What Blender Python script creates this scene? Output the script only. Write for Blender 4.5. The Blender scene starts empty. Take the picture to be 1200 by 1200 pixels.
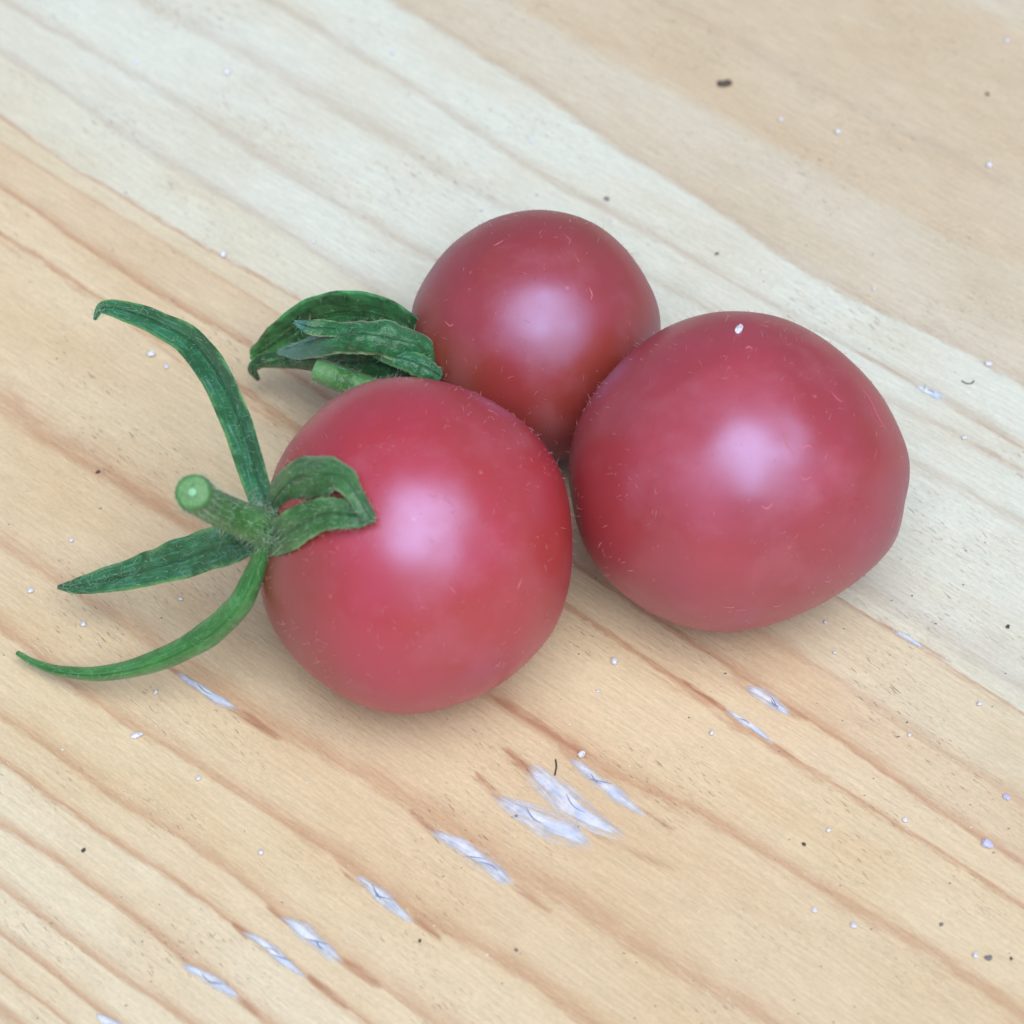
import bpy, math, random
import numpy as np
from mathutils import Vector, noise as mnoise

random.seed(7)
rng = np.random.default_rng(7)
SC = bpy.context.scene
COL = SC.collection
rad = math.radians

# ------------------------------------------------------------------ camera
ELEV, DIST, WIDTH = 50.0, 0.240, 0.0768           # degrees, metres to the middle of the board, width seen there
E = rad(ELEV)
CAM = Vector((0.0, -DIST * math.cos(E), DIST * math.sin(E)))
FWD = Vector((0.0, math.cos(E), -math.sin(E)))
RIGHT = Vector((1.0, 0.0, 0.0))
UPC = Vector((0.0, math.sin(E), math.cos(E)))
TANH = (WIDTH / 2) / DIST
cam_data = bpy.data.cameras.new('camera')
cam_data.sensor_width = 36.0
cam_data.lens = 18.0 / TANH
cam_data.clip_start, cam_data.clip_end = 0.005, 50.0
cam_data.dof.use_dof = True
cam_data.dof.focus_distance = 0.230
cam_data.dof.aperture_fstop = 48.0
cam = bpy.data.objects.new('camera', cam_data)
cam.location = CAM
cam.rotation_euler = (rad(90 - ELEV), 0, 0)
COL.objects.link(cam)
SC.camera = cam

# ------------------------------------------------------------------ sky, soft sun, exposure (open shade under a bright sky)
SUN_ELEV, SUN_AZ = 63.0, 13.0                     # sun behind the camera, a little to the right
world = bpy.data.worlds.new('World')
SC.world = world
world.use_nodes = True
wn = world.node_tree
bg = wn.nodes['Background']
sky = wn.nodes.new('ShaderNodeTexSky')
sky.sky_type = 'NISHITA'
sky.sun_disc = False
sky.sun_elevation = rad(SUN_ELEV)
sky.sun_rotation = rad(180 - SUN_AZ)
sky.air_density, sky.dust_density, sky.ozone_density = 1.0, 2.5, 1.0
wn.links.new(sky.outputs[0], bg.inputs[0])
bg.inputs[1].default_value = 0.046
sd = bpy.data.lights.new('sun', 'SUN')
sd.energy = 1.5
sd.angle = rad(54)
sd.color = (0.96, 0.98, 1.0)
sun = bpy.data.objects.new('sun', sd)
S = Vector((math.sin(rad(SUN_AZ)) * math.cos(rad(SUN_ELEV)), -math.cos(rad(SUN_AZ)) * math.cos(rad(SUN_ELEV)), math.sin(rad(SUN_ELEV))))
sun.rotation_euler = (-S).to_track_quat('-Z', 'Y').to_euler()
sun.location = S * 0.5
COL.objects.link(sun)
SC.view_settings.view_transform = 'Standard'
SC.view_settings.look = 'None'
SC.view_settings.exposure = 1.05
SC.view_settings.gamma = 1.0
SC.view_settings.use_curve_mapping = False
SC.render.engine = 'CYCLES'
SC.cycles.use_denoising = True
SC.cycles.max_bounces = 5
SC.cycles.diffuse_bounces = 3


# ------------------------------------------------------------------ measuring helpers (photo is 1200 x 1200)
def ray(px, py):
    return FWD + RIGHT * ((px - 600) / 600 * TANH) + UPC * ((600 - py) / 600 * TANH)


def P(px, py, h=0.0):
    """point at height h (mm) over the board that stands at this place of the photo"""
    d = ray(px, py)
    t = (CAM.z - h * 0.001) / -d.z
    return CAM + d * t


def mpp(p):
    """metres a photo pixel spans at point p"""
    return (Vector(p) - CAM).dot(FWD) * TANH / 600


# ------------------------------------------------------------------ object helpers
def link(name, me, mat=None, parent=None, smooth=True):
    o = bpy.data.objects.new(name, me)
    COL.objects.link(o)
    if mat:
        me.materials.append(mat)
    if parent:
        o.parent = parent
    if smooth and len(me.polygons):
        me.polygons.foreach_set('use_smooth', [True] * len(me.polygons))
    return o


def mesh(name, verts, faces):
    me = bpy.data.meshes.new(name)
    me.from_pydata([tuple(v) for v in verts], [], faces)
    me.update()
    return me


def attr(me, name, vals):
    a = me.attributes.new(name, 'FLOAT', 'POINT')
    a.data.foreach_set('value', np.asarray(vals, dtype=np.float32))


def tag(o, label=None, cat=None, group=None, kind=None):
    if label: o['label'] = label
    if cat: o['category'] = cat
    if group: o['group'] = group
    if kind: o['kind'] = kind
    return o


def empty(name, loc):
    o = bpy.data.objects.new(name, None)
    o.location = loc
    o.empty_display_size = 0.005
    COL.objects.link(o)
    return o


# ------------------------------------------------------------------ node helpers
class NT:
    def __init__(self, name):
        self.m = bpy.data.materials.new(name)
        self.m.use_nodes = True
        self.t = self.m.node_tree
        self.b = self.t.nodes['Principled BSDF']

    def n(self, kind, **kw):
        nd = self.t.nodes.new('ShaderNode' + kind)
        for k, v in kw.items():
            setattr(nd, k, v)
        return nd

    def put(self, sock, v):
        if isinstance(v, bpy.types.NodeSocket):
            self.t.links.new(v, sock)
        else:
            sock.default_value = v

    def math(self, op, a, b=0.0, clamp=False):
        nd = self.n('Math', operation=op, use_clamp=clamp)
        self.put(nd.inputs[0], a)
        self.put(nd.inputs[1], b)
        return nd.outputs[0]

    def attr(self, name):
        return self.n('Attribute', attribute_name=name).outputs['Fac']

    def vec(self, x, y, z=0.0):
        nd = self.n('CombineXYZ')
        for s, v in zip(nd.inputs, (x, y, z)):
            self.put(s, v)
        return nd.outputs[0]

    def noise(self, vec, scale=1.0, detail=2.0, rough=0.5):
        nd = self.n('TexNoise')
        self.put(nd.inputs['Vector'], vec)
        nd.inputs['Scale'].default_value = scale
        nd.inputs['Detail'].default_value = detail
        nd.inputs['Roughness'].default_value = rough
        return nd.outputs['Fac']

    def remap(self, v, a, b, c=0.0, d=1.0, smooth=True):
        nd = self.n('MapRange', interpolation_type='SMOOTHSTEP' if smooth else 'LINEAR')
        for s, x in zip(nd.inputs[:5], (v, a, b, c, d)):
            self.put(s, x)
        return nd.outputs[0]

    def mix(self, fac, a, b, blend='MIX'):
        nd = self.n('Mix', data_type='RGBA', blend_type=blend)
        self.put(nd.inputs[0], fac)
        for s, c in ((nd.inputs[6], a), (nd.inputs[7], b)):
            self.put(s, c if isinstance(c, bpy.types.NodeSocket) else (*c[:3], 1.0))
        return nd.outputs[2]

    def bump(self, h, strength=0.3, dist=0.0001, normal=None):
        nd = self.n('Bump')
        nd.inputs['Strength'].default_value = strength
        nd.inputs['Distance'].default_value = dist
        self.put(nd.inputs['Height'], h)
        if normal:
            self.put(nd.inputs['Normal'], normal)
        return nd.outputs[0]

    def piecewise(self, fac, stops):
        """colour along fac from any number of (position, colour) stops"""
        out = None
        k = 0
        while k < len(stops) - 1:
            seg = stops[k:k + 30]
            a, b = seg[0][0], seg[-1][0]
            f = self.remap(fac, a, b, smooth=False)
            r = self.n('ValToRGB')
            el = r.color_ramp.elements
            while len(el) > 1:
                el.remove(el[-1])
            el[0].position = 0.0
            el[0].color = (*seg[0][1], 1)
            for p, c in seg[1:]:
                e = el.new((p - a) / (b - a))
                e.color = (*c, 1)
            self.put(r.inputs[0], f)
            out = r.outputs[0] if out is None else self.mix(self.math('GREATER_THAN', fac, a), out, r.outputs[0])
            k += 29
        return out

    def set(self, **kw):
        for k, v in kw.items():
            s = self.b.inputs[k.replace('_', ' ')]
            if isinstance(v, tuple) and len(v) == 3 and s.type == 'RGBA':
                v = (*v, 1.0)
            self.put(s, v)


def lin(r, g, b):
    f = lambda c: ((c / 255 + 0.055) / 1.055) ** 2.4 if c > 10 else c / 255 / 12.92
    return (f(r), f(g), f(b))


# ================================================================== THE BOARD
GA = rad(-40.0)                                   # the grain runs to the right and towards the viewer
GU = Vector((math.cos(GA), math.sin(GA), 0))
GV = Vector((math.sin(GA), -math.cos(GA), 0))     # across the grain, growing towards lower left

# growth-ring lines: points seen, width of the late wood on the far side (share of the gap), strength, colour after it
LINES = [
    ([(780, 0), (960, 105), (1080, 165), (1200, 225)], .5, .35),
    ([(640, 28), (800, 113), (883, 160), (950, 190), (1017, 227), (1067, 257), (1133, 283), (1200, 318)], .5, .0),
    ([(457, 0), (510, 28), (550, 57), (600, 90), (653, 123), (700, 160), (750, 193), (800, 220), (853, 257), (907, 293), (960, 330), (1013, 357), (1110, 400), (1167, 433), (1200, 450)], .18, .45),
    ([(307, 0), (350, 20), (400, 53), (457, 85), (533, 137), (600, 187), (650, 215), (980, 400), (1050, 437), (1107, 470), (1200, 527)], .22, .55),
    ([(167, 2), (213, 27), (277, 60), (350, 103), (400, 130), (460, 163), (510, 200), (567, 233), (1130, 513), (1200, 557)], .42, .42),
    ([(95, 57), (143, 83), (200, 117), (253, 150), (300, 183), (360, 220), (400, 243), (443, 263), (497, 303), (1090, 550), (1150, 587), (1200, 610)], .2, .48),
    ([(0, 63), (33, 87), (83, 117), (133, 153), (200, 193), (267, 233), (317, 263), (367, 297), (400, 320), (470, 365)], .3, .5),
    ([(0, 138), (43, 167), (93, 203), (140, 230), (213, 277), (1033, 727), (1083, 760), (1133, 793)], .12, .75),
    ([(57, 203), (117, 240), (173, 273), (233, 310), (283, 340), (327, 370), (875, 735), (950, 779), (973, 800), (1033, 837), (1083, 867), (1150, 910), (1200, 943)], .2, .5),
    ([(0, 223), (43, 250), (93, 287), (140, 317), (187, 347), (233, 373), (277, 397), (930, 833), (1000, 880), (1060, 927), (1117, 963), (1160, 990), (1200, 1017)], .3, .8),
    ([(0, 273), (50, 303), (93, 333), (120, 353), (287, 457), (347, 500), (661, 709), (734, 757), (800, 800), (853, 837), (917, 880), (987, 923), (1053, 967), (1117, 1007), (1200, 1063)], .12, .95),
    ([(0, 477), (50, 517), (100, 543), (150, 573), (200, 607), (233, 625), (573, 817), (613, 837), (667, 873), (700, 900), (733, 920), (800, 947), (867, 987), (933, 1030), (1000, 1067), (1067, 1103), (1133, 1143), (1200, 1190)], .22, .75),
    ([(0, 637), (47, 673), (93, 700), (140, 730), (183, 760), (217, 783), (283, 837), (317, 860), (360, 877), (400, 899), (450, 927), (497, 963), (607, 1035), (647, 1052), (700, 1083), (750, 1117), (800, 1147), (850, 1173), (893, 1197)], .24, .6),
    ([(0, 737), (33, 760), (90, 807), (140, 843), (193, 877), (240, 910), (290, 940), (333, 970), (400, 1013), (487, 1075), (533, 1097), (587, 1127), (633, 1157), (687, 1197)], .3, .7),
    ([(0, 847), (50, 872), (83, 903), (133, 937), (200, 977), (253, 1013), (300, 1047), (323, 1070), (400, 1130), (440, 1153)], .35, .65),
    ([(0, 890), (50, 927), (100, 963), (150, 1000), (200, 1030), (250, 1067), (280, 1090), (363, 1147), (400, 1177)], .3, .8),
    ([(0, 970), (50, 997), (100, 1037), (150, 1070), (207, 1120), (283, 1170), (300, 1190)], .32, .8),
    ([(0, 1040), (50, 1077), (100, 1117), (150, 1150), (217, 1197)], .34, .8),
    ([(0, 1097), (50, 1130), (93, 1170), (133, 1197)], .36, .8),
    ([(0, 1140), (50, 1177), (77, 1200)], .3, .75),
    ([(0, 1177), (27, 1200)], .3, .75),
]
PALE, BEIGE, WARM, TAN, HONEY, CREAM = (lin(214, 218, 206), lin(205, 191, 166), lin(213, 195, 165), lin(217, 200, 167), lin(214, 195, 162), lin(220, 208, 180))
# early-wood colour after each line
AFTER = [BEIGE, lin(206, 198, 178), PALE, PALE, PALE, PALE, lin(213, 212, 194), lin(214, 203, 176), WARM, lin(217, 200, 168), TAN, HONEY, HONEY, TAN, lin(218, 202, 170), CREAM, CREAM, CREAM, CREAM, CREAM, CREAM]
LATE = lin(184, 140, 108)
LATE_COOL = lin(180, 162, 144)


def line_fn(pts):
    w = [P(*p) for p in pts]
    u = np.array([p.dot(GU) for p in w])
    v = np.array([p.dot(GV) for p in w])
    o = np.argsort(u)
    u, v = u[o], v[o]
    return lambda q: np.interp(q, u, v)


def smooth1(a, k):
    ker = np.hanning(2 * k + 1); ker /= ker.sum()
    return np.convolve(np.pad(a, k, mode='edge'), ker, mode='valid')


def axis(lo, hi, fine, out_lo, out_hi):
    mid = np.arange(lo, hi + fine / 2, fine)
    def grow(start, end, s):
        r, step, x = [], fine, start
        while (end - x) * s > 0:
            step = min(step * 1.35, 0.02)
            x = x + s * step
            r.append(x)
        if r: r[-1] = end
        return r
    return np.array(grow(lo, out_lo, -1)[::-1] + list(mid) + grow(hi, out_hi, 1))


us = axis(-0.072, 0.072, 0.00045, -0.30, 0.30)
vs = axis(-0.062, 0.052, 0.0003, -0.16, 0.14)
LV = []
for pts, w, s in LINES:
    q = line_fn(pts)(us)
    fine_ix = (us > -0.08) & (us < 0.08)
    q[fine_ix] = smooth1(q[fine_ix], 10)
    LV.append(q)
LV = np.array(LV)
for i in range(1, len(LV)):
    LV[i] = np.maximum(LV[i], LV[i - 1] + 0.0011)
NL = len(LV)
NB, NA = 16, 24                                   # further rings beyond the measured ones, their look taken again from those
before = [LV[0] - .012 - np.cumsum(np.random.default_rng(3).uniform(.005, .009, NB))[k] for k in range(NB)][::-1]
after = [LV[-1] + np.cumsum(np.random.default_rng(4).uniform(.0022, .0055, NA))[k] for k in range(NA)]
ALL = np.array(before + list(LV) + after)         # ring index of LINES[0] is NB

# brown resin stains round the white flakes, plus broad patches partly painting tomato shade: (x0, y0, x1, y1, width px, strength)
STAINS_AND_SHADE = [(190, 776, 325, 866, 13, .8), (285, 833, 330, 868, 12, .8), (480, 950, 520, 985, 12, .7), (600, 1036, 648, 1070, 16, .6),
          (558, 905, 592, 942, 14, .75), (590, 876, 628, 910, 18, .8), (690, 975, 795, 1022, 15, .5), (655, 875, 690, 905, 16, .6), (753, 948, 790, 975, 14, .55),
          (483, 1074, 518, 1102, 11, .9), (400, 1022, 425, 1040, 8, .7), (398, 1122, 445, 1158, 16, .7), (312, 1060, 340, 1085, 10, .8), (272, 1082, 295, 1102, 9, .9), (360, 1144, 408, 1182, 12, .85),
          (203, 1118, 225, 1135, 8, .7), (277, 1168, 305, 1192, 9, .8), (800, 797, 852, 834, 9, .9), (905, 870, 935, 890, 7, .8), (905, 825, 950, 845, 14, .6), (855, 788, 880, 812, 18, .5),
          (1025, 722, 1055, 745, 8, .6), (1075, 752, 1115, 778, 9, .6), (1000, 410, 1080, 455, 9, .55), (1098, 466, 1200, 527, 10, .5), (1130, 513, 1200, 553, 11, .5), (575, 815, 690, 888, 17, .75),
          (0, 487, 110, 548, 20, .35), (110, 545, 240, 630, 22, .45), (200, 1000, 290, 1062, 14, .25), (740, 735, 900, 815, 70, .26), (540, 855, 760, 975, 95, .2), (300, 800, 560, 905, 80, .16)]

U, V = np.meshgrid(us, vs, indexing='ij')
phase = np.empty_like(U)
ids = np.abs(np.arange(-NB, NL + NA, dtype=float))
ids = np.where(ids > NL - 1, 2 * (NL - 1) - ids, ids)
ids = np.abs(ids)
for i in range(len(us)):
    phase[i] = np.interp(vs, ALL[:, i], ids)
X = U * GU.x + V * GV.x
Y = U * GU.y + V * GV.y
stain_shade = np.zeros_like(U)
for x0, y0, x1, y1, w, s in STAINS_AND_SHADE:
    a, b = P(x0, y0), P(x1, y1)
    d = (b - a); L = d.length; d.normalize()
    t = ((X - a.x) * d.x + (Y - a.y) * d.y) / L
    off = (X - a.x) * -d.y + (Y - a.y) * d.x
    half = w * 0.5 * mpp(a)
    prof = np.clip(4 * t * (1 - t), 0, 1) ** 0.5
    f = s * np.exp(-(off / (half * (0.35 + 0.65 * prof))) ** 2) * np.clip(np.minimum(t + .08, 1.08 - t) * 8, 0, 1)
    stain_shade = np.maximum(stain_shade, f)

nu, nv = len(us), len(vs)
Z = np.zeros_like(X)
verts = np.stack([X, Y, Z], -1).reshape(-1, 3)
ii, jj = np.meshgrid(np.arange(nu - 1), np.arange(nv - 1), indexing='ij')
q0 = (ii * nv + jj).ravel()
faces = np.stack([q0, q0 + 1, q0 + nv + 1, q0 + nv], -1)
# sides and underside
TH = 0.022
ring = [(i, 0) for i in range(nu)] + [(nu - 1, j) for j in range(1, nv)] + [(i, nv - 1) for i in range(nu - 2, -1, -1)] + [(0, j) for j in range(nv - 2, 0, -1)]
ring_ix = [i * nv + j for i, j in ring]
low = [(*verts[k][:2], -TH) for k in ring_ix]
n0 = len(verts)
fl = [tuple(f) for f in faces]
R = len(ring_ix)
side = [(ring_ix[k], n0 + k, n0 + (k + 1) % R, ring_ix[(k + 1) % R]) for k in range(R)]
side.append(tuple(n0 + k for k in range(R)))
bm_me = bpy.data.meshes.new('wooden_board')
bm_me.from_pydata(np.vstack([verts, np.array(low)]).tolist(), [], [tuple(int(c) for c in f) for f in fl + side])
# make the top face up
bm_me.update()
if bm_me.polygons[0].normal.z < 0:
    bm_me.flip_normals()
ext = lambda a: np.concatenate([a.ravel(), a.ravel()[ring_ix]])
attr(bm_me, 'phase', ext(phase))
attr(bm_me, 'stain_shade', ext(stain_shade))
attr(bm_me, 'along', ext(U))
attr(bm_me, 'across', ext(V))


def wood_material():
    m = NT('pine')
    u, v = m.attr('along'), m.attr('across')
    ph = m.attr('phase')
    big = m.noise(m.vec(m.math('MULTIPLY', u, 45), m.math('MULTIPLY', v, 240)), 1, 2)
    fine = m.noise(m.vec(m.math('MULTIPLY', u, 420), m.math('MULTIPLY', v, 2600)), 1, 3, .6)
    hair = m.noise(m.vec(m.math('MULTIPLY', u, 330), m.math('MULTIPLY', v, 3800)), 1, 4, .65)
    p2 = m.math('ADD', ph, m.math('MULTIPLY', m.math('SUBTRACT', big, .5), .22))
    p2 = m.math('ADD', p2, m.math('MULTIPLY', m.math('SUBTRACT', fine, .5), .24))
    stops = []
    for k in range(NL):
        w, s = LINES[k][1:]
        cb = AFTER[k - 1] if k else BEIGE
        ca = AFTER[k]
        late = LATE_COOL if k < 7 else LATE
        s = s * .86
        cl = tuple(a + (l - a) * s for a, l in zip(cb, late))
        half = tuple(a + (l - a) * s * .35 for a, l in zip(cb, late))
        stops += [(k - w, cb), (k - w * .5, half), (k - .03, cl), (k + .07, ca)]
    col = m.piecewise(p2, stops)
    # soft uneven tone, fibres, short pores, resin stains with some painted shade
    tone = m.noise(m.vec(m.math('MULTIPLY', u, 60), m.math('MULTIPLY', v, 180)), 1, 3)
    col = m.mix(m.remap(tone, .35, .7), col, m.mix(1.0, col, (.95, .90, .85), 'MULTIPLY'))
    fib = m.remap(hair, .3, .7, .90, 1.05)
    col = m.mix(1.0, col, m.vec(fib, fib, fib), 'MULTIPLY')
    mic = m.noise(m.vec(m.math('MULTIPLY', u, 2200), m.math('MULTIPLY', v, 6000)), 1, 2, .6)
    mg = m.remap(mic, .3, .7, .94, 1.05)
    col = m.mix(1.0, col, m.vec(mg, mg, mg), 'MULTIPLY')
    su, sv = m.math('ADD', u, m.math('MULTIPLY', v, .6)), m.math('ADD', v, m.math('MULTIPLY', u, -.16))
    por = m.noise(m.vec(m.math('MULTIPLY', u, 900), m.math('MULTIPLY', sv, 5200)), 1, 2, .5)
    dens = m.noise(m.vec(m.math('MULTIPLY', u, 90), m.math('MULTIPLY', v, 130)), 1, 1)
    pore = m.math('MULTIPLY', m.remap(por, .62, .76), m.remap(dens, .44, .68))
    col = m.mix(m.math('MULTIPLY', pore, .6), col, lin(160, 124, 94))
    pal = m.math('MULTIPLY', m.remap(m.noise(m.vec(m.math('MULTIPLY', u, 850), m.math('MULTIPLY', sv, 4600), 3.7), 1, 2, .5), .61, .74), m.remap(dens, .38, .6))
    col = m.mix(m.math('MULTIPLY', pal, .5), col, lin(230, 214, 186))
    st = m.math('MULTIPLY', m.attr('stain_shade'), m.remap(fine, .3, .6, .55, 1.15), True)
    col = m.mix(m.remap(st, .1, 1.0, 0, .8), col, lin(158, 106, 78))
    h = m.math('ADD', m.math('MULTIPLY', hair, .35), m.math('ADD', m.math('MULTIPLY', pore, -.8), m.math('MULTIPLY', pal, .5)))
    h = m.math('ADD', h, m.math('MULTIPLY', fine, .35))
    m.set(Base_Color=col, Roughness=m.remap(fine, .3, .7, .42, .58), Normal=m.bump(h, .8, .00011))
    m.b.inputs['Specular IOR Level'].default_value = .45
    return m.m


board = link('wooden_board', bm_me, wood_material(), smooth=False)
tag(board, 'pale varnished pine board with brown diagonal grain under the tomatoes', None, kind='structure')


# ---------------------------------------------------------------- white flakes in the grain (parts of the board)
def flake_material():
    m = NT('lifted_white_varnish')
    tc = m.n('TexCoord').outputs['Object']
    n1 = m.noise(tc, 1800, 3, .6)
    n2 = m.noise(tc, 600, 2)
    edge = m.attr('edge')
    fray = m.noise(m.vec(m.math('MULTIPLY', m.attr('fu'), 420), m.math('MULTIPLY', m.attr('fq'), 2600), m.attr('fs')), 1, 3, .6)
    col = m.mix(m.remap(n1, .35, .68), lin(228, 234, 240), lin(206, 218, 236))
    col = m.mix(m.remap(n2, .5, .72, 0, .5), col, lin(170, 190, 226))
    m.set(Base_Color=col, Roughness=.3, Normal=m.bump(n1, .4, .00008))
    m.set(Coat_Weight=.3, Coat_Roughness=.15)
    # worn away towards the rim
    a = m.remap(m.math('ADD', edge, m.math('MULTIPLY', m.math('SUBTRACT', fray, .5), 1.5)), .05, 1.0, 0, .95)
    m.set(Alpha=a)
    return m.m


FLAKE = flake_material()
ckm = NT('flake_crack'); ckm.set(Base_Color=lin(110, 130, 176), Roughness=.6)
FLAKES = [((205, 787), (282, 837), 16, 1), ((503, 969), (605, 1041), 27, 2), ((580, 927), (694, 1000), 38, 1), ((610, 898), (738, 986), 44, 1),
          ((662, 890), (764, 958), 24, 2), ((411, 1026), (490, 1083), 20, 3), ((324, 1073), (405, 1129), 23, 2), ((281, 1090), (365, 1149), 17, 2),
          ((210, 1125), (282, 1174), 18, 2), ((870, 806), (932, 838), 22, 2), ((845, 829), (910, 874), 12, 1), ((1045, 741), (1084, 759), 12, 0),
          ((1074, 450), (1104, 471), 16, 2), ((112, 1188), (142, 1206), 14, 0)]


def flake(a, b, w, cracks, seed):
    r = random.Random(seed)
    A, B = P(*a), P(*b)
    c = (A + B) / 2
    d = (B - A); L = d.length / 2; d.normalize()
    s = Vector((-d.y, d.x, 0))
    hw = w * .575 * mpp(c)
    NU, NW = 22, 8
    vs_, fs, ed, fu, fq = [], [], [], [], []
    lop = r.uniform(-.3, .3)
    ph1, ph2 = r.uniform(0, 6), r.uniform(0, 6)
    for i in range(NU + 1):
        t = -1 + 2 * i / NU
        prof = max(0.0, (1 - abs(t) ** 2.2)) ** .75 * (1 + lop * t) * (1 + .22 * mnoise.noise(Vector((t * 2.2, seed * 1.7, 0))))
        bend = .25 * hw * math.sin(2.2 * t + ph1)
        for j in range(NW + 1):
            q = -1 + 2 * j / NW
            wob = 1 + .07 * math.sin(5 * t + ph2 + q)
            e = min(1 - abs(q), (1 - abs(t)) * 2.2)
            z = .00002 + .00016 * max(0, e) ** .6 + .00006 * math.sin(9 * t + 4 * q + ph2) * max(0, e)
            vs_.append(c * 1.0 + d * (t * L) + s * (q * hw * prof * wob + bend) + Vector((0, 0, z)) - c)
            ed.append(max(0, e)); fu.append(t * L); fq.append(q * hw)
    for i in range(NU):
        for j in range(NW):
            k = i * (NW + 1) + j
            fs.append((k, k + NW + 1, k + NW + 2, k + 1))
    me = mesh('white_flake', vs_, fs)
    if me.polygons[len(fs) // 2].normal.z < 0:
        me.flip_normals()
    attr(me, 'edge', ed); attr(me, 'fu', fu); attr(me, 'fq', fq); attr(me, 'fs', [seed * 1.37] * len(ed))
    o = link('white_flake', me, FLAKE, board)
    o.location = (c.x, c.y, 0)
    # fine blue cracks across it
    for k in range(cracks):
        t0 = r.uniform(-.55, .25)
        ln = r.uniform(.22, .5)
        pts = []
        n = 9
        dirq = r.choice((-1, 1))
        for i in range(n):
            f = i / (n - 1)
            t = t0 + ln * f
            q = dirq * (.45 - .9 * f) * r.uniform(.75, 1.05) if k else dirq * (.35 * math.sin(2.4 * f) - .1)
            pts.append(d * (t * L) + s * (q * hw) + Vector((0, 0, .00024)))
        cm = ribbon('crack', pts, [.000024 * (0.35 + math.sin(math.pi * (i / (n - 1)))) for i in range(n)])
        link('crack', cm, ckm.m, o, smooth=False)
    return o


def ribbon(name, pts, widths):
    """a thin raised three-sided bead along pts, lying on a flat surface"""
    vs_, fs = [], []
    for i, p in enumerate(pts):
        t = (pts[min(i + 1, len(pts) - 1)] - pts[max(i - 1, 0)]).normalized()
        s = Vector((-t.y, t.x, 0)).normalized()
        vs_ += [p - s * widths[i], p + Vector((0, 0, widths[i] * .8)), p + s * widths[i]]
    for i in range(len(pts) - 1):
        k = i * 3
        fs += [(k, k + 3, k + 4, k + 1), (k + 1, k + 4, k + 5, k + 2)]
    return mesh(name, vs_, fs)


for i, (a, b, w, ck) in enumerate(FLAKES):
    flake(a, b, w, ck, 40 + i)


# ================================================================== hairs
def hairs(name, pts, mat, parent, r0=.00003, sides=3):
    """pts: list of (base, tip direction vector incl. length, bend vector, radius) -> one mesh of tapered bent hairs"""
    vs_, fs = [], []
    for base, d, bend, rr in pts:
        t = d.normalized()
        a = t.orthogonal().normalized()
        b = t.cross(a)
        rows = 4
        k0 = len(vs_)
        for i in range(rows):
            f = i / (rows - 1)
            c = base + d * f + bend * (f * f)
            w = rr * (1 - .75 * f)
            for k in range(sides):
                an = 2 * math.pi * k / sides
                vs_.append(c + (a * math.cos(an) + b * math.sin(an)) * w)
        for i in range(rows - 1):
            for k in range(sides):
                p = k0 + i * sides + k
                q = k0 + i * sides + (k + 1) % sides
                fs.append((p, q, q + sides, p + sides))
    o = link(name, mesh(name, vs_, fs), mat, parent)
    o['kind'] = 'stuff'
    return o


def simple(name, col, rough=.6, **kw):
    m = NT(name)
    m.set(Base_Color=col, Roughness=rough, **kw)
    return m.m


PINK_HAIR = simple('pale_pink_hair', lin(198, 136, 144), .5)
GREEN_HAIR = simple('pale_green_hair', lin(170, 196, 172), .5)


# ================================================================== tomatoes
def tomato_material(name, base, deep, shoulder):
    m = NT(name)
    tc = m.n('TexCoord').outputs['Object']
    n1 = m.noise(tc, 110, 3, .55)
    n2 = m.noise(tc, 420, 3, .6)
    n3 = m.noise(tc, 2200, 2, .5)
    col = m.mix(m.remap(n1, .32, .68), base, deep)
    col = m.mix(m.remap(n2, .45, .8, 0, .10), col, tuple(min(1, c * 1.35 + .012) for c in base))
    bloom = m.noise(tc, 260, 4, .62)
    col = m.mix(m.remap(bloom, .48, .72, 0, .4), col, tuple(c * .7 + d * .3 for c, d in zip(base, lin(190, 130, 140))))
    pole = m.attr('pole')
    pn = m.math('ADD', pole, m.math('MULTIPLY', m.math('SUBTRACT', n1, .5), .35))
    col = m.mix(m.remap(pn, .45, 1.05, 0, .75), col, shoulder)
    # pale pin-prick dots in the skin
    vo = m.n('TexVoronoi', feature='F1')
    m.put(vo.inputs['Vector'], tc)
    vo.inputs['Scale'].default_value = 620
    dots = m.math('MULTIPLY', m.remap(vo.outputs['Distance'], .05, .13, 1, 0), m.remap(n2, .52, .62))
    col = m.mix(m.math('MULTIPLY', dots, .35), col, lin(214, 140, 130))
    m.set(Base_Color=col, Roughness=m.remap(bloom, .35, .65, .34, .44), Normal=m.bump(m.math('ADD', m.math('MULTIPLY', n3, .25), n2), .10, .00006))
    m.b.inputs['Specular IOR Level'].default_value = 1.0
    m.b.inputs['Specular Tint'].default_value = (.34, .54, 1.0, 1)
    m.b.inputs['IOR'].default_value = 1.70
    m.b.inputs['Coat Weight'].default_value = .03
    m.b.inputs['Coat Roughness'].default_value = .2
    m.b.inputs['Subsurface Weight'].default_value = .15
    m.b.inputs['Subsurface Radius'].default_value = (1.0, .25, .18)
    m.b.inputs['Subsurface Scale'].default_value = .0018
    m.b.inputs['Sheen Weight'].default_value = .0
    m.b.inputs['Sheen Roughness'].default_value = .45
    m.b.inputs['Sheen Tint'].default_value = (1, .72, .82, 1)
    return m.m


def ico(level=5):
    import bmesh
    bm = bmesh.new()
    bmesh.ops.create_icosphere(bm, subdivisions=level, radius=1)
    v = np.array([x.co[:] for x in bm.verts])
    f = [tuple(x.index for x in p.verts) for p in bm.faces]
    bm.free()
    return v, f


ICO_V, ICO_F = ico(6)
CAMR = np.array([RIGHT[:], UPC[:], (-FWD)[:]])    # rows: right, up, towards the viewer


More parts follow.
